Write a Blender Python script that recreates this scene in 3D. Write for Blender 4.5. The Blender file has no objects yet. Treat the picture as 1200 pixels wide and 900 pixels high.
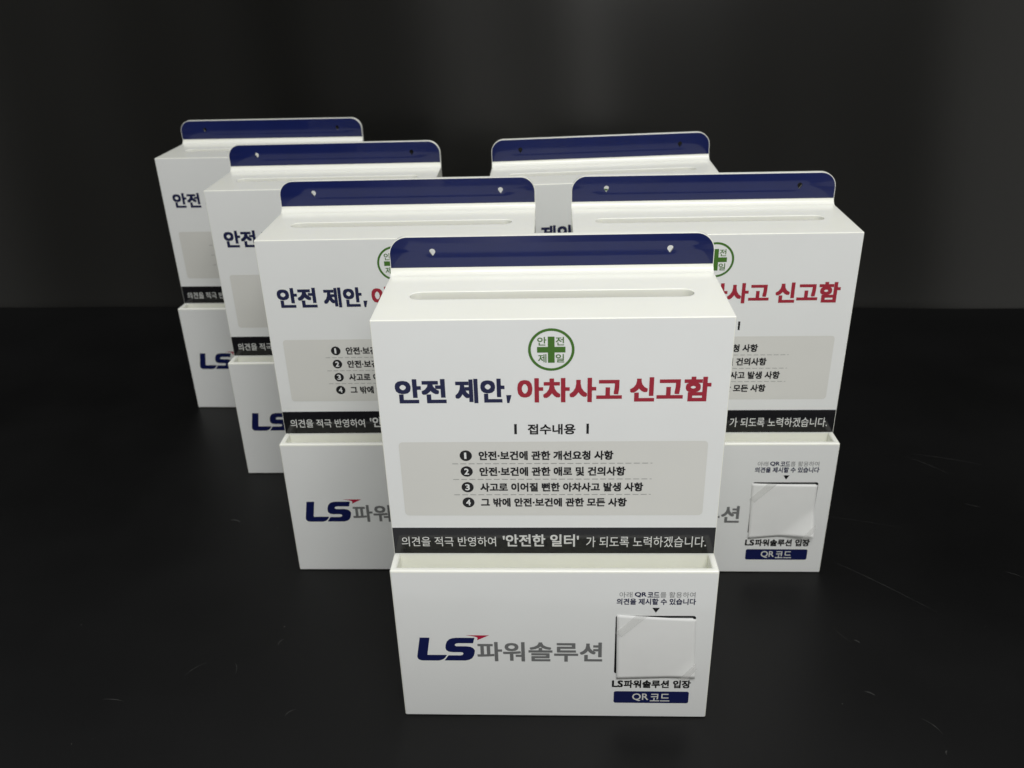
import bpy, bmesh, math, random
from mathutils import Matrix, Vector
C = bpy.context.scene
COL = C.collection
rnd = random.Random(7)

# ------------------------------------------------------------------ camera
F_PX, CAM_H, PITCH, ROLL = 1020.35, 0.57212, 0.46131, -0.0304
cam = bpy.data.objects.new('camera', bpy.data.cameras.new('camera'))
COL.objects.link(cam)
fw = Vector((0, math.cos(PITCH), -math.sin(PITCH)))
up0 = Vector((0, math.sin(PITCH), math.cos(PITCH)))
rt0 = Vector((1, 0, 0))
rt = rt0 * math.cos(ROLL) + up0 * math.sin(ROLL)
up = -rt0 * math.sin(ROLL) + up0 * math.cos(ROLL)
M = Matrix((rt, up, -fw)).transposed().to_4x4()
M.translation = (0, 0, CAM_H)
cam.matrix_world = M
cam.data.sensor_width = 36.0
cam.data.lens = F_PX / 1200 * 36.0
cam.data.clip_start, cam.data.clip_end = 0.02, 60
cam.data.dof.use_dof = True
cam.data.dof.focus_distance = 0.66
cam.data.dof.aperture_fstop = 11
C.camera = cam

# ------------------------------------------------------------------ light
w = bpy.data.worlds.new('World'); C.world = w; w.use_nodes = True
bg = w.node_tree.nodes['Background']
bg.inputs[1].default_value = 1.0
def room_light():
    """the dim room round the table: an even grey overhead and, behind the camera, made-up bright and dark bands for the backdrop to reflect"""
    nt = w.node_tree; N, L = nt.nodes, nt.links
    tc = N.new('ShaderNodeTexCoord'); sep = N.new('ShaderNodeSeparateXYZ'); L.new(tc.outputs['Generated'], sep.inputs[0])
    def math_(op, a, b):
        n = N.new('ShaderNodeMath'); n.operation = op
        for i, v in enumerate((a, b)):
            if hasattr(v, 'links'): L.new(v, n.inputs[i])
            else: n.inputs[i].default_value = v
        return n.outputs[0]
    def step(v, lo, hi):
        n = N.new('ShaderNodeMapRange'); n.interpolation_type = 'SMOOTHSTEP'; n.clamp = True
        n.inputs['From Min'].default_value, n.inputs['From Max'].default_value = lo, hi
        L.new(v, n.inputs['Value']); return n.outputs['Result']
    X, Y, Z = sep.outputs
    back = math_('MAXIMUM', math_('MULTIPLY', Y, -1.0), 0.05)
    az = math_('MULTIPLY_ADD', math_('DIVIDE', X, back), 0.5); az.node.inputs[2].default_value = 0.5
    cr = N.new('ShaderNodeValToRGB'); L.new(az, cr.inputs[0])
    els = cr.color_ramp.elements
    stops = [(0, .35), (.17, .15), (.29, .02), (.355, .04), (.40, .34), (.445, 1.05), (.49, .34), (.56, .08), (.61, .14), (.67, .55), (.75, .66), (1, .4)]  # added bands, placed so their reflections streak the backdrop with soft upright glows
    els[0].position, els[1].position = 0, 1
    for p, v in stops[1:-1]: els.new(p)
    for e, (p, v) in zip(els, stops): e.position = p; e.color = (v, v * .985, v * .93, 1)
    zone = math_('MULTIPLY', math_('MULTIPLY', step(Y, -.15, -.45), step(Z, .8, .55)), step(Z, -.45, -.2))
    mx = N.new('ShaderNodeMix'); mx.data_type = 'RGBA'
    L.new(zone, mx.inputs['Factor']); mx.inputs['A'].default_value = (WORLD * .97, WORLD * .99, WORLD, 1); L.new(cr.outputs['Color'], mx.inputs['B'])
    L.new(mx.outputs['Result'], bg.inputs[0])
WORLD = 0.46
room_light()

def area(name, loc, target, sx, sy, power, color):
    l = bpy.data.lights.new(name, 'AREA'); l.shape = 'RECTANGLE'
    l.size, l.size_y, l.energy, l.color = sx, sy, power, color
    o = bpy.data.objects.new(name, l); COL.objects.link(o)
    o.location = loc
    o.rotation_euler = (Vector(target) - Vector(loc)).to_track_quat('-Z', 'Y').to_euler()
    return o
area('ceiling_lamp', (0.1, 0.9, 2.1), (0.1, 0.8, 0), 1.5, 0.7, 4.6, (1.0, 0.99, 0.965))
area('room_lamp', (0.2, -0.5, 1.7), (0.05, 0.7, 0.2), 0.9, 0.5, 20.5, (1.0, 0.99, 0.97))

C.render.engine = 'CYCLES'
C.cycles.use_denoising = True
C.cycles.max_bounces = 10
C.cycles.diffuse_bounces = 6
C.view_settings.view_transform = 'Standard'
C.view_settings.look = 'None'
C.view_settings.exposure = 0.06
C.view_settings.gamma = 1.0

# ------------------------------------------------------------------ materials
def srgb(r, g, b):
    f = lambda c: (c / 255 / 12.92) if c <= 10 else ((c / 255 + .055) / 1.055) ** 2.4
    return (f(r), f(g), f(b), 1)

def mat(name, col, rough=0.3, spec=0.5, var=0.0, vscale=40, bump=0.0, bscale=60, rvar=0.0, coat=0.0, sss=0.0):
    m = bpy.data.materials.new(name); m.use_nodes = True
    nt = m.node_tree; N, L = nt.nodes, nt.links
    b = N['Principled BSDF']
    b.inputs['Base Color'].default_value = col
    b.inputs['Roughness'].default_value = rough
    b.inputs['Specular IOR Level'].default_value = spec
    b.inputs['Coat Weight'].default_value = coat
    b.inputs['Coat Roughness'].default_value = 0.06
    if sss:
        b.inputs['Subsurface Weight'].default_value = sss
        b.inputs['Subsurface Radius'].default_value = (1.0, 1.0, 0.75)
        b.inputs['Subsurface Scale'].default_value = 0.008
    tc = N.new('ShaderNodeTexCoord')
    if var or rvar:
        n = N.new('ShaderNodeTexNoise'); n.inputs['Scale'].default_value = vscale; n.inputs['Detail'].default_value = 5
        L.new(tc.outputs['Object'], n.inputs['Vector'])
        if var:
            mp = N.new('ShaderNodeMapRange')
            mp.inputs['From Min'].default_value = .3; mp.inputs['From Max'].default_value = .7
            mp.inputs['To Min'].default_value = 1 - var; mp.inputs['To Max'].default_value = 1 + var
            L.new(n.outputs['Fac'], mp.inputs['Value'])
            hs = N.new('ShaderNodeHueSaturation'); hs.inputs['Color'].default_value = col
            L.new(mp.outputs['Result'], hs.inputs['Value']); L.new(hs.outputs['Color'], b.inputs['Base Color'])
        if rvar:
            mp = N.new('ShaderNodeMapRange')
            mp.inputs['From Min'].default_value = .3; mp.inputs['From Max'].default_value = .7
            mp.inputs['To Min'].default_value = max(0.02, rough - rvar); mp.inputs['To Max'].default_value = rough + rvar
            L.new(n.outputs['Fac'], mp.inputs['Value']); L.new(mp.outputs['Result'], b.inputs['Roughness'])
    if bump:
        n2 = N.new('ShaderNodeTexNoise'); n2.inputs['Scale'].default_value = bscale; n2.inputs['Detail'].default_value = 3
        L.new(tc.outputs['Object'], n2.inputs['Vector'])
        bp = N.new('ShaderNodeBump'); bp.inputs['Strength'].default_value = bump; bp.inputs['Distance'].default_value = 0.001
        L.new(n2.outputs['Fac'], bp.inputs['Height']); L.new(bp.outputs['Normal'], b.inputs['Normal'])
    return m

M_PLASTIC = mat('white_acrylic', (0.945, 0.953, 0.868, 1), .22, .5, var=.012, vscale=25, bump=.03, bscale=9, sss=0.15)
M_FILM = mat('white_print_film', (0.80, 0.815, 0.808, 1), .10, .5, var=.012, vscale=18, bump=.05, bscale=14)
M_NAVYSTRIP = mat('navy_print_film', (0.008, 0.0135, 0.080, 1), .07, .42, var=.06, vscale=30, bump=.05, bscale=12)
M_GREEN = mat('green_ink', (0.055, 0.16, 0.018, 1), .25, .4)
M_NAVY = mat('navy_ink', (0.010, 0.013, 0.058, 1), .25, .4)
M_RED = mat('red_ink', (0.34, 0.016, 0.035, 1), .25, .4)
M_BLACK = mat('black_ink', (0.008, 0.008, 0.009, 1), .25, .4)
M_GREY = mat('grey_ink', (0.165, 0.17, 0.17, 1), .3, .4)
M_MIDGREY = mat('pale_grey_ink', (0.20, 0.205, 0.21, 1), .3, .4)
M_PANEL = mat('light_grey_panel_print', (0.69, 0.69, 0.655, 1), .10, .5, var=.02, vscale=12, bump=.05, bscale=14)
M_DASH = mat('dash_grey_ink', (0.33, 0.335, 0.325, 1), .3, .4)
M_BAND = mat('black_band_print', (0.010, 0.010, 0.012, 1), .10, .5, bump=.05, bscale=14)
M_WHITEINK = mat('white_ink', (0.66, 0.67, 0.66, 1), .25, .4)
M_PLATE = mat('deep_navy_plate_print', (0.006, 0.010, 0.075, 1), .15, .5)
M_LOGONAVY = mat('logo_navy_ink', (0.007, 0.011, 0.075, 1), .2, .4)
M_LOGORED = mat('logo_red_ink', (0.42, 0.014, 0.05, 1), .2, .4)
M_PAPER = mat('white_paper', (0.80, 0.81, 0.80, 1), .5, .35, var=.015, vscale=60, bump=.02, bscale=300)
M_TAPE = bpy.data.materials.new('clear_tape'); M_TAPE.use_nodes = True
def _tape():
    nt = M_TAPE.node_tree; N, L = nt.nodes, nt.links
    b = N['Principled BSDF']; b.inputs['Base Color'].default_value = (.9, .9, .88, 1); b.inputs['Roughness'].default_value = .22
    tr = N.new('ShaderNodeBsdfTransparent'); mx = N.new('ShaderNodeMixShader')
    n = N.new('ShaderNodeTexNoise'); n.inputs['Scale'].default_value = 90
    mp = N.new('ShaderNodeMapRange'); mp.inputs['To Min'].default_value = .12; mp.inputs['To Max'].default_value = .3
    L.new(n.outputs['Fac'], mp.inputs['Value']); L.new(mp.outputs['Result'], mx.inputs[0])
    L.new(tr.outputs[0], mx.inputs[1]); L.new(b.outputs[0], mx.inputs[2])
    L.new(mx.outputs[0], N['Material Output'].inputs['Surface'])
_tape()
M_TABLE = mat('black_tabletop_laminate', (0.0024, 0.0024, 0.0024, 1), .44, .24, var=.25, vscale=5, rvar=.06, bump=.05, bscale=220)
M_SCRATCH = mat('scuffed_laminate', (0.026, 0.026, 0.025, 1), .5, .35, var=.3, vscale=90)
M_DUST = mat('dust_fleck', (0.08, 0.08, 0.075, 1), .8, .2, var=.3, vscale=200)
M_BACK = mat('black_backdrop_sheet', (0.0065, 0.0065, 0.0058, 1), .2, .46, var=.10, vscale=3, bump=.03, bscale=90)

# ------------------------------------------------------------------ mesh helpers
def link(name, me, mats, parent=None):
    o = bpy.data.objects.new(name, me); COL.objects.link(o)
    if not isinstance(mats, (list, tuple)): mats = [mats]
    if not me.materials:
        for m in mats: me.materials.append(m)
    if parent is not None: o.parent = parent
    return o

def from_bm(name, bm):
    me = bpy.data.meshes.new(name); bm.to_mesh(me); bm.free(); return me

def prism_bm(poly, axis, a, b):
    """extrude a closed 2-D outline along an axis from a to b; axis 'x': poly=(y,z), 'y': (x,z), 'z': (x,y)"""
    bm = bmesh.new()
    def v(p, t):
        return {'x': (t, p[0], p[1]), 'y': (p[0], t, p[1]), 'z': (p[0], p[1], t)}[axis]
    lo = [bm.verts.new(v(p, a)) for p in poly]; hi = [bm.verts.new(v(p, b)) for p in poly]
    bm.faces.new(lo); bm.faces.new(hi[::-1])
    n = len(poly)
    for i in range(n):
        bm.faces.new((lo[i], hi[i], hi[(i + 1) % n], lo[(i + 1) % n]))
    bmesh.ops.recalc_face_normals(bm, faces=bm.faces)
    return bm

def solid(name, bm, cutters=(), bevel=0.0, seg=2, angle=35):
    """bake booleans and a bevel into one mesh"""
    tm = from_bm(name, bm)
    for p in tm.polygons: p.use_smooth = True
    tmp = bpy.data.objects.new('tmp', tm); COL.objects.link(tmp)
    extra = []
    for cb in cutters:
        cm = from_bm('cut', cb)
        for p in cm.polygons: p.use_smooth = True
        c = bpy.data.objects.new('cut', cm); COL.objects.link(c); extra.append(c)
        m = tmp.modifiers.new('b', 'BOOLEAN'); m.object = c; m.operation = 'DIFFERENCE'; m.solver = 'EXACT'
    if bevel:
        m = tmp.modifiers.new('v', 'BEVEL'); m.width = bevel; m.segments = seg
        m.limit_method = 'ANGLE'; m.angle_limit = math.radians(angle)
    m = tmp.modifiers.new('n', 'WEIGHTED_NORMAL'); m.mode = 'FACE_AREA'; m.weight = 100
    dg = bpy.context.evaluated_depsgraph_get(); dg.update()
    me = bpy.data.meshes.new_from_object(tmp.evaluated_get(dg))
    me.name = name
    for o in [tmp] + extra: bpy.data.objects.remove(o)
    me.materials.clear()
    return me

def stadium(cx, cy, half, r, n=10):
    pts = []
    for i in range(n + 1):
        a = -math.pi / 2 + math.pi * i / n; pts.append((cx + half - r + r * math.cos(a), cy + r * math.sin(a)))
    for i in range(n + 1):
        a = math.pi / 2 + math.pi * i / n; pts.append((cx - half + r + r * math.cos(a), cy + r * math.sin(a)))
    return pts

def round_rect(x0, z0, x1, z1, r, n=6, corners=(1, 1, 1, 1)):
    """bl, br, tr, tl"""
    out = []
    cs = [(x0, z0, 180), (x1, z0, 270), (x1, z1, 0), (x0, z1, 90)]
    for k, (x, z, a0) in enumerate(cs):
        if not corners[k]: out.append((x, z)); continue
        cx = x + (r if x == x0 else -r); cz = z + (r if z == z0 else -r)
        for i in range(n + 1):
            a = math.radians(a0 + 90 * i / n); out.append((cx + r * math.cos(a), cz + r * math.sin(a)))
    return out

def disc(cx, cz, r, n=40): return [(cx + r * math.cos(2 * math.pi * i / n), cz + r * math.sin(2 * math.pi * i / n)) for i in range(n)]

MM = 0.001
class Print:
    """flat printed shapes that lie on a face at local y, gathered in one mesh"""
    def __init__(self, y): self.bm = bmesh.new(); self.mats = []; self.y = y
    def mi(self, m):
        if m not in self.mats: self.mats.append(m)
        return self.mats.index(m)
    def poly(self, pts, m, lift=0.0, mm=True):
        k = MM if mm else 1
        vs = [self.bm.verts.new((x * k, self.y - lift, z * k)) for x, z in pts]
        es = [self.bm.edges.new((vs[i], vs[(i + 1) % len(vs)])) for i in range(len(vs))]
        r = bmesh.ops.triangle_fill(self.bm, use_beauty=True, edges=es)
        for g in r['geom']:
            if isinstance(g, bmesh.types.BMFace): g.material_index = self.mi(m)
    def ring(self, cx, cz, ro, ri, m, n=56):
        i = self.mi(m)
        o = [self.bm.verts.new((x * MM, self.y, z * MM)) for x, z in disc(cx, cz, ro, n)]
        q = [self.bm.verts.new((x * MM, self.y, z * MM)) for x, z in disc(cx, cz, ri, n)]
        for k in range(n):
            f = self.bm.faces.new((o[k], o[(k + 1) % n], q[(k + 1) % n], q[k])); f.material_index = i
    def text(self, s, box, m, bold=0.0, lift=0.0):
        """letters fitted into box (x0, x1, z0, z1); bold thickens the strokes by that share of the letter size"""
        x0, x1, z0, z1 = box
        cu = bpy.data.curves.new('t', 'FONT'); cu.body = s; cu.size = 1; cu.resolution_u = 3; cu.fill_mode = 'FRONT'
        t = bpy.data.objects.new('t', cu); COL.objects.link(t)
        dg = bpy.context.evaluated_depsgraph_get(); dg.update()
        me = bpy.data.meshes.new_from_object(t.evaluated_get(dg))
        bpy.data.objects.remove(t)
        xs = [v.co.x for v in me.vertices]; ys = [v.co.y for v in me.vertices]
        ax, bx, ay, by = min(xs) - bold, max(xs) + bold, min(ys) - bold, max(ys) + bold
        i = self.mi(m)
        shifts = [(0, 0)]
        if bold: shifts = [(bold * i, bold * j) for i, j in ((-1, -1), (0, -1), (1, -1), (1, 0), (1, 1), (0, 1), (-1, 1), (-1, 0))]
        for k, (sx, sy) in enumerate(shifts):
            vs = [self.bm.verts.new(((x0 + (v.co.x + sx - ax) / (bx - ax) * (x1 - x0)) * MM, self.y - lift - k * .000008,
                                     (z0 + (v.co.y + sy - ay) / (by - ay) * (z1 - z0)) * MM)) for v in me.vertices]
            for p in me.polygons:
                try: f = self.bm.faces.new([vs[q] for q in p.vertices]); f.material_index = i
                except ValueError: pass
        bpy.data.meshes.remove(me)
    def build(self, name, parent):
        for f in self.bm.faces:
            f.normal_update()
            if f.normal.y > 0: f.normal_flip()
        return link(name, from_bm(name, self.bm), self.mats, parent)

# ------------------------------------------------------------------ setting: table and backdrop
def build_table():
    bm = bmesh.new()
    x0, x1, y0, y1 = -1.5, 1.5, 0.385, 1.75
    nx, ny = 30, 14
    g = [[bm.verts.new((x0 + (x1 - x0) * i / nx, y0 + (y1 - y0) * j / ny, 0)) for i in range(nx + 1)] for j in range(ny + 1)]
    for j in range(ny):
        for i in range(nx): bm.faces.new((g[j][i], g[j][i + 1], g[j + 1][i + 1], g[j + 1][i]))
    # edge skirt, 30 mm board
    lo = [bm.verts.new((v.co.x, v.co.y, -.03)) for v in g[0]]
    for i in range(nx): bm.faces.new((lo[i], lo[i + 1], g[0][i + 1], g[0][i]))
    def sliver(pts, wid, mi, z=0.00025):
        L = []; R = []
        n = len(pts)
        for k, (x, y) in enumerate(pts):
            a = pts[max(k - 1, 0)]; b = pts[min(k + 1, n - 1)]
            d = Vector((b[0] - a[0], b[1] - a[1])).normalized(); nn = Vector((-d.y, d.x))
            ww = wid * (0.15 + math.sin(math.pi * (k + .5) / n)) * rnd.uniform(.6, 1.1) / 2
            L.append(bm.verts.new((x + nn.x * ww, y + nn.y * ww, z))); R.append(bm.verts.new((x - nn.x * ww, y - nn.y * ww, z)))
        for k in range(n - 1):
            f = bm.faces.new((L[k], R[k], R[k + 1], L[k + 1])); f.material_index = mi
    def scratch(a, b, wid, bend=0.0, mi=1, n=14):
        a = Vector(a); b = Vector(b); d = b - a; nn = Vector((-d.y, d.x))
        sliver([tuple(a + d * t + nn * (bend * 4 * t * (1 - t) + rnd.uniform(-.004, .004))) for t in [i / n for i in range(n + 1)]], wid, mi)
    for a, b, wd, bd in (((.326, .716), (.396, .637), .0007, .02), ((.493, .922), (.565, .892), .0009, .03), ((.506, .813), (.521, .804), .0008, 0),
                         ((.291, .543), (.299, .538), .0018, .1), ((.327, .512), (.337, .496), .0008, .1), ((-.364, .56), (-.344, .557), .0007, .05),
                         ((.49, .693), (.503, .683), .0008, .05), ((.482, .917), (.516, .875), .0008, .04),
                         ((.33, .80), (.42, .77), .0004, .02), ((-.30, .585), (-.285, .60), .0007, .1),
                         ((-.26, .60), (-.255, .585), .0006, .1), ((.302, .60), (.292, .62), .0004, .03)):
        scratch(a, b, wd, bd)
    for a, b, wd in (((-.083, .621), (-.071, .617), .0022), ((-.075, .628), (-.066, .640), .0009), ((-.325, .824), (-.313, .819), .0026),
                     ((-.181, .74), (-.171, .742), .0014), ((-.20, .535), (-.192, .542), .0012), ((-.225, .62), (-.221, .628), .0010),
                     ((.305, .604), (.309, .600), .0016), ((.331, .476), (.333, .480), .0012)):
        scratch(a, b, wd, .15, 1, 6)
    for _ in range(55):
        x = rnd.uniform(-.75, .85); y = rnd.uniform(.47, 1.2); r = rnd.uniform(.0003, .0008)
        vs = [bm.verts.new((x + r * rnd.uniform(.5, 1.3) * math.cos(a), y + r * rnd.uniform(.5, 1.3) * math.sin(a), .0003)) for a in (0, 1.2, 2.5, 3.7, 5.1)]
        f = bm.faces.new(vs); f.material_index = 2
    bmesh.ops.recalc_face_normals(bm, faces=bm.faces)
    for f in bm.faces:
        f.normal_update()
        if f.normal.z < -0.5: f.normal_flip()
    o = link('tabletop', from_bm('tabletop', bm), [M_TABLE, M_SCRATCH, M_DUST])
    o['kind'] = 'structure'; o['label'] = 'glossy black tabletop with fine scratches and dust'

LEAN = 0.15         # the sheet leans back a little
def build_backdrop():
    bm = bmesh.new()
    ax, ay, bx, by = -.958, 1.543, .882, 1.385
    d = Vector((bx - ax, by - ay)).normalized(); nn = Vector((d.y, -d.x))      # towards the camera
    n, mz = 120, 48
    rows = []
    for j in range(mz + 1):
        z = -.02 + 1.67 * (j / mz) ** 2.2
        row = []
        for i in range(n + 1):
            s = -1.1 + 4.0 * i / n                                              # metres along the sheet
            off = .0022 * math.sin(s * 11 + 1.0 + z) + .0008 * math.sin(s * 23 + z * 3) - LEAN * max(z, 0) - .03 * (1 - math.exp(-max(z, 0) / .1))
            p = Vector((ax, ay)) + d * s + nn * off
            row.append(bm.verts.new((p.x, p.y, z)))
        rows.append(row)
    for j in range(mz):
        for i in range(n): bm.faces.new((rows[j][i], rows[j][i + 1], rows[j + 1][i + 1], rows[j + 1][i]))
    me = from_bm('backdrop', bm)
    for p in me.polygons: p.use_smooth = True
    o = link('backdrop', me, M_BACK); o['kind'] = 'structure'
    sm = o.modifiers.new('thickness', 'SOLIDIFY'); sm.thickness = .003; sm.offset = 1
    o['label'] = 'black backdrop sheet with soft waves behind the boxes'

build_table(); build_backdrop()

# ------------------------------------------------------------------ the suggestion box
W, D, H, ZR, P, T = .25, .09436, .34759, .1512, .02337, .005
FL = .0303          # flange above the top plate
hw = W / 2
BEV = .0007
def cube_bm(x0, x1, y0, y1, z0, z1): return prism_bm([(x0, z0), (x1, z0), (x1, z1), (x0, z1)], 'y', y0, y1)

def make_box():
    root = bpy.data.objects.new('suggestion_box', None); COL.objects.link(root)
    root.empty_display_size = .05
    # body: hollow white case with a slot through the lid
    body = solid('body', prism_bm([(0, 0), (D + T, 0), (D + T, H), (0, H)], 'x', -hw, hw),
                 [cube_bm(-hw + T, hw - T, T, D, T, H - .0085), prism_bm(stadium(0, .0472, .1035, .0077), 'z', H - .012, H + .01)], BEV)
    body_o = link('body', body, M_PLASTIC, root)
    # flange bent up from the lid, with a cove at the bend, rounded ends and two screw holes
    R = .0055
    prof = [(D + T, H - .0004), (D + T, H + FL), (D, H + FL)]
    prof += [(D - R + R * math.cos(a), H + R + R * math.sin(a)) for a in [math.radians(-9 * k) for k in range(0, 11)]]
    prof += [(D - R, H - .0004)]
    outer = prism_bm(prof, 'x', -hw, hw)
    RC = .0145
    def corner(s):
        pts = [(s * (hw + .01), H + FL + .01), (s * (hw + .01), H + FL - RC)]
        for k in range(13):
            a = math.pi / 2 * k / 12
            pts.append((s * (hw - RC + RC * math.cos(a)), H + FL - RC + RC * math.sin(a)))
        pts.append((s * (hw - RC), H + FL + .01))
        return prism_bm(pts, 'y', D - .02, D + T + .02)
    def hole(s, r=.0028):                                               # drop-shaped screw hole
        cx, cz, tip = s * .0914, H + .0183, r * 1.75
        a0 = math.acos(r / tip)
        pts = [(cx, cz - tip)] + [(cx + r * math.sin(a), cz - r * math.cos(a)) for a in [a0 + (2 * math.pi - 2 * a0) * k / 22 for k in range(23)]]
        return prism_bm(pts, 'y', D - .02, D + T + .02)
    flange = link('hanging_flange', solid('hanging_flange', outer, [corner(-1), corner(1), hole(-1), hole(1)], .0005), M_PLASTIC, root)
    # navy strip stuck on the flange
    e = .0006
    pts = round_rect(-hw + e, H + .0056, hw - e, H + FL - e, RC - e, 12, (0, 0, 1, 1))
    strip = link('navy_strip', solid('navy_strip', prism_bm(pts, 'y', D - .00025, D + .003),
                 [hole(-1, .0024), hole(1, .0024)], 0), M_NAVYSTRIP, flange)
    # printed film on the front
    p = Print(-.00012); p.poly(round_rect(-hw + .0008, ZR - .0022, hw - .0008, H - .0008, .001), M_FILM, mm=False); film = p.build('front_film', root)
    Y1, Y2 = -.00024, -.00036
    # emblem
    p = Print(Y1); p.ring(-.1, 324.4, 16.1, 14.2, M_GREEN)
    p.poly([(-2.45, 314.5), (2.2, 314.5), (2.2, 322.3), (9.7, 322.3), (9.7, 326.6), (2.2, 326.6), (2.2, 334.3), (-2.45, 334.3), (-2.45, 326.6), (-9.95, 326.6), (-9.95, 322.3), (-2.45, 322.3)], M_GREEN)
    em = p.build('emblem', root)
    p = Print(Y1)
    for s, b in (('안', (-9.7, -3.4, 327.7, 334.1)), ('전', (2.95, 8.8, 327.7, 334.1)), ('제', (-9.35, -3.5, 314.6, 321.1)), ('일', (2.9, 8.8, 314.7, 321.1))):
        p.text(s, b, M_GREEN, .012)
    p.build('emblem_lettering', em)
    # headline
    p = Print(Y1)
    p.text('안전', (-111.7, -75.2, 283.3, 302.6), M_NAVY, .037); p.text('제안', (-68.8, -33.4, 283.1, 302.5), M_NAVY, .037); p.poly([(-31.9, 283.0), (-30.3, 283.0), (-28.6, 289.4), (-32.4, 289.4)], M_NAVY)
    p.text('아차사고', (-24.4, 49.6, 283.3, 302.6), M_RED, .037); p.text('신고함', (55.1, 111.8, 283.3, 302.8), M_RED, .037)
    p.build('headline', root)
    p = Print(Y1)
    p.text('접수내용', (-17.6, 16.9, 257.0, 265.7), M_BLACK, .026)
    for x0, x1 in ((-27.4, -25.5), (24.8, 26.6)): p.poly([(x0, 257.4), (x1, 257.4), (x1, 265.8), (x0, 265.8)], M_BLACK)
    p.build('heading', root)
    # grey panel with four numbered lines
    p = Print(Y1); p.poly(round_rect(-113, 186.1, 113, 251, 3.2), M_PANEL); panel = p.build('notice_panel', root)
    p = Print(Y2)
    for s, x1, z0, z1 in (('안전·보건에 관한 개선요청 사항', 44.8, 235.4, 243.3), ('안전·보건에 관한 애로 및 건의사항', 54.0, 221.6, 229.5),
                          ('사고로 이어질 뻔한 아차사고 발생 사항', 67.6, 207.7, 215.6), ('그 밖에 안전·보건에 관한 모든 사항', 55.8, 194.1, 202.0)):
        p.text(s, (-54.3, x1, z0, z1), M_BLACK, .036)
    p.build('notice_lettering', panel)
    for k, z in enumerate((239.4, 225.7, 211.8, 198.1)):
        p = Print(Y2); p.poly(disc(-63.8, z, 4.55), M_BLACK)
        wd = .8 if k == 0 else 1.75
        p.text(str(k + 1), (-63.9 - wd - (.3 if k == 0 else 0), -63.9 + wd - (.3 if k == 0 else 0), z - 2.7, z + 2.7), M_FILM, .02, .00008); p.build('number_bullet', panel)
    p = Print(Y2)
    for z in (232.4, 218.7, 205.0):
        x = -74.3
        while x < 73:
            p.poly([(x, z - .28), (min(x + 4.4, 73.5), z - .28), (min(x + 4.4, 73.5), z + .28), (x, z + .28)], M_DASH); x += 6.1
    p.build('dashed_rule', panel)
    # black band
    p = Print(Y1); p.poly([(-124.3, 150.3), (124.3, 150.3), (124.3, 174.6), (-124.3, 174.6)], M_BAND); band = p.build('banner', root)
    p = Print(Y2)
    p.text('의견을 적극 반영하여', (-118, -44.2, 157.0, 166.2), M_WHITEINK, .006)
    p.text("'안전한 일터'", (-38.8, 20.0, 156.7, 168.4), M_WHITEINK, .022)
    p.text('가 되도록 노력하겠습니다.', (25.7, 117.8, 156.2, 166.4), M_WHITEINK, .006)
    p.build('banner_lettering', band)
    # open tray below
    tray = solid('tray', prism_bm([(-P, 0), (-.0003, 0), (-.0003, ZR - .001), (-P, ZR)], 'x', -hw, hw), [cube_bm(-hw + T, hw - T, -P + T, .01, T, ZR + .02)], .0014, 3)
    tray_o = link('tray', tray, M_PLASTIC, root)
    FY = -P
    p = Print(FY - .00012); p.poly(round_rect(-hw + .0011, .0011, hw - .0011, ZR - .0018, .001), M_FILM, mm=False); p.build('tray_film', tray_o)
    Y3, Y4 = FY - .00024, FY - .00036
    # company logo
    def lp(pts): return [(-107.2 + (x - 100) * .1515 + (y - 322) * .0, 85.1 - (y - 322) * .1885) for x, y in pts]
    p = Print(Y3)
    p.poly(lp([(104, 322), (156, 322), (137, 418), (241, 418), (232, 432), (222, 441), (208, 447), (194, 450), (108, 450), (94, 447), (85, 440), (82, 431), (83, 421)]), M_LOGONAVY)
    p.poly(lp([(393, 322), (384, 352), (306, 352), (294, 354), (287, 359), (287, 365), (295, 369), (348, 369), (370, 372), (384, 380), (391, 391), (390, 404), (384, 422), (374, 436), (358, 445), (338, 449),
               (226, 449), (240, 432), (250, 420), (314, 420), (325, 417), (330, 410), (326, 404), (316, 402), (272, 402), (252, 399), (240, 391), (236, 380), (238, 362), (246, 343), (260, 330), (278, 324), (298, 322)]), M_LOGONAVY)
    p.poly(lp([(347, 308), (470, 308), (407, 335), (409, 321), (403, 318), (390, 314)]), M_LOGORED)
    p.build('logo', tray_o)
    p = Print(Y3); p.text('파워솔루션', (-61.2, 38.6, 60.6, 80.9), M_GREY, .022); p.build('logo_lettering', tray_o)
    # instruction, paper-covered frame and caption
    p = Print(Y3)
    p.text('아래', (50.6, 60.4, 126.2, 131.7), M_MIDGREY, .0); p.text('QR', (62.2, 71.2, 126.5, 131.5), M_NAVY, .03); p.text('코드', (72.0, 81.0, 126.4, 131.5), M_NAVY, .026); p.text('를 활용하여', (81.6, 108.2, 126.2, 131.7), M_MIDGREY, .0)
    p.text('의견을 제시할 수 있습니다', (48.6, 109.1, 119.2, 125.4), M_NAVY, .026)
    p.poly([(76.1, 116.2), (81.9, 116.2), (79.0, 111.4)], M_BLACK)
    p.build('instruction_lettering', tray_o)
    p = Print(Y3); p.poly(round_rect(48.3, 48.5, 110.2, 108.3, 2.0), M_BLACK); p.poly(round_rect(50.2, 50.4, 108.3, 106.4, 1.2), M_FILM, .00006); p.build('black_frame', tray_o)
    p = Print(Y3); p.text('LS', (47.0, 56.0, 33.4, 40.9), M_BLACK, .035); p.text('파워솔루션', (56.6, 93.0, 32.7, 41.3), M_BLACK, .036); p.text('입장', (96.2, 110.5, 32.7, 41.3), M_BLACK, .036); p.build('caption_lettering', tray_o)
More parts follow.
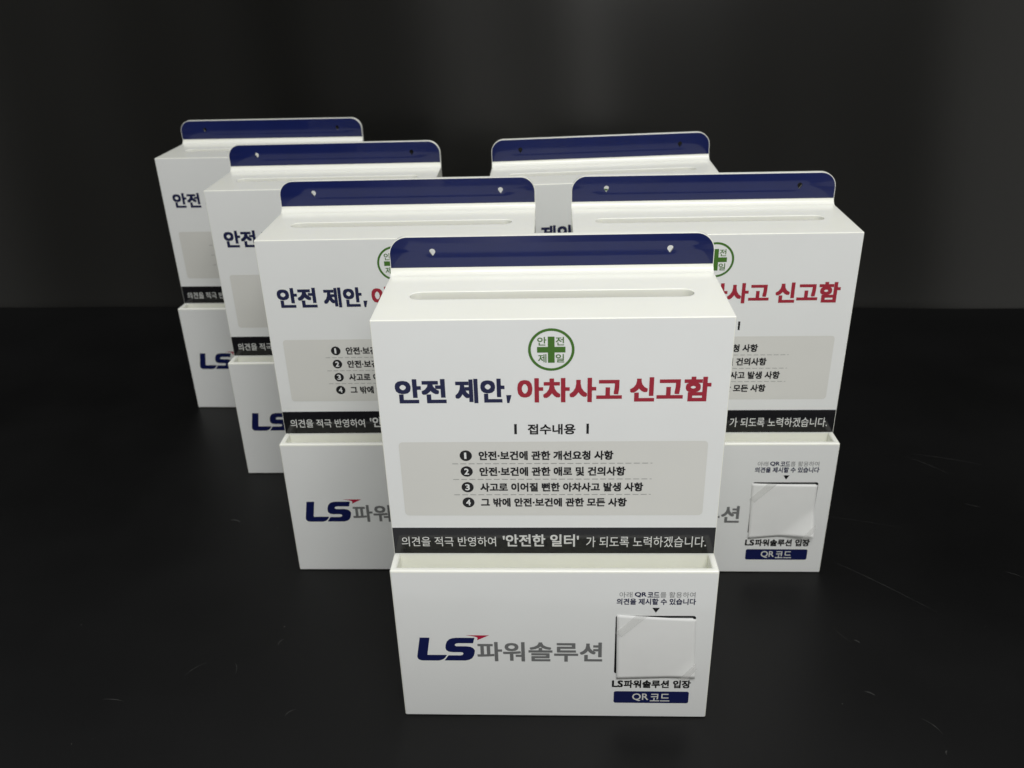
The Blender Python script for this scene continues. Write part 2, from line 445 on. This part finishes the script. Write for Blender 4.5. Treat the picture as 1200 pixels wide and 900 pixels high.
    p = Print(Y3); p.poly(round_rect(48.7, 16.1, 109.6, 29.0, 1.8), M_PLATE); p.text('QR', (63.8, 76.9, 18.3, 26.8), M_WHITEINK, .012, .00012); p.text('코드', (78.3, 94.2, 18.2, 26.6), M_WHITEINK, .012, .00012); p.build('caption_plate', tray_o)
    return root

def paper(tray_o, corners, curl, curl_rad, name='paper_cover', sway=.0006):
    """a hand-cut sheet taped over the frame; corners tl, tr, br, bl in mm on the tray front; the lower right corner stands off"""
    tl, tr, br, bl = [Vector(c) for c in corners]
    bm = bmesh.new(); n = 22
    g = []
    for j in range(n + 1):
        row = []
        v = j / n
        for i in range(n + 1):
            u = i / n
            q = (bl * (1 - u) + br * u) * (1 - v) + (tl * (1 - u) + tr * u) * v
            d = (u + (1 - v)) - (2 - curl_rad)                   # past the fold line at the lower right
            off = .00055 + sway * (math.sin(u * 3.0) * .6 + .3 * math.sin(v * 2.6 + 1)) + (max(d, 0) ** 1.5) * curl
            d2 = (1 - u) * .5 + (1 - v) - 1.25
            off += max(d2, 0) ** 2 * curl * .5
            row.append(bm.verts.new((q.x * MM, -P - off, q.y * MM)))
        g.append(row)
    for j in range(n):
        for i in range(n): bm.faces.new((g[j][i], g[j][i + 1], g[j + 1][i + 1], g[j + 1][i]))
    bmesh.ops.recalc_face_normals(bm, faces=bm.faces)
    me = from_bm(name, bm)
    for q in me.polygons: q.use_smooth = True
    me.set_sharp_from_angle(angle=math.radians(40))
    o = link(name, me, M_PAPER, tray_o)
    sm = o.modifiers.new('sheet', 'SOLIDIFY'); sm.thickness = .0002; sm.offset = 0
    def tape(pts, off):
        b2 = bmesh.new(); vs = [b2.verts.new((x * MM, -P - off, z * MM)) for x, z in pts]; b2.faces.new(vs)
        bmesh.ops.solidify(b2, geom=b2.faces[:], thickness=.00006)
        link('tape', from_bm('tape', b2), M_TAPE, o)
    tape([(tl.x - 1.2, tl.y - 17), (tl.x + 4, tl.y - 21), (tl.x + 24, tl.y + .4), (tl.x + 15, tl.y + 1.4)], .0022)
    e = max(0, curl_rad) ** 1.5 * curl + .0026
    tape([(br.x - 13.5, br.y + .6), (br.x - 7, br.y - .8), (br.x + .8, br.y + 12), (br.x - .6, br.y + 18)], e)
    return o

base = make_box()
kids = lambda o: [c for c in bpy.data.objects if c.parent == o]
tray0 = [k for k in kids(base) if k.name.startswith('tray')][0]
snug = paper(tray0, ((49.1, 109.4), (110.4, 105.3), (112.8, 46.0), (50.3, 43.0)), .009, .38)

def copy_box():
    r = base.copy(); COL.objects.link(r)
    for ch in kids(base):
        c = ch.copy(); COL.objects.link(c); c.parent = r
        for g in kids(ch):
            if g.name.startswith('paper_cover'): continue
            d = g.copy(); COL.objects.link(d); d.parent = c
    return r

PLACES = [  # x, y, yaw, label, lower-right curl of the paper
    (.0280, .5499, -.0502, 'front white suggestion box, the only one in view from lid to tray with full headline', None),
    (-.1013, .7480, -.0478, 'white suggestion box directly behind the left side of the front box, numbered list partly showing', (.012, .4)),
    (-.2047, .9410, -.0473, 'white suggestion box second from the back in the left row, numbered bullets hidden', (.010, .4)),
    (-.3230, 1.1208, -.0700, 'farthest white suggestion box at the left end of the group, smallest of all', (.011, .4)),
    (.1822, .7312, -.0569, 'rightmost white suggestion box, end of red headline and curling white paper on its tray showing', (.020, .55)),
    (.1108, .9215, -.0550, 'white suggestion box at the back right, hidden but for its navy strip and lid', (.012, .4)),
]
for i, (x, y, a, lab, curl) in enumerate(PLACES):
    o = base if i == 0 else copy_box()
    if i:
        t = [k for k in kids(o) if k.name.startswith('tray')][0]
        if i == 4: paper(t, ((47.2, 107.2), (109.6, 105.4), (110.6, 48.6), (49.2, 42.6)), *curl)
        else: paper(t, ((49.1 + rnd.uniform(-1, 1), 108.6), (110.2, 106 + rnd.uniform(-1, 1)), (113.5, 45.5), (50.3, 43.5)), *curl)
    tilt = .019 if i == 5 else 0                  # the back right box leans a little
    o.location = (x, y, hw * math.sin(tilt)); o.rotation_euler = (0, -tilt, a)
    o['label'] = lab; o['category'] = 'suggestion box'; o['group'] = 'white suggestion boxes standing on the black table'
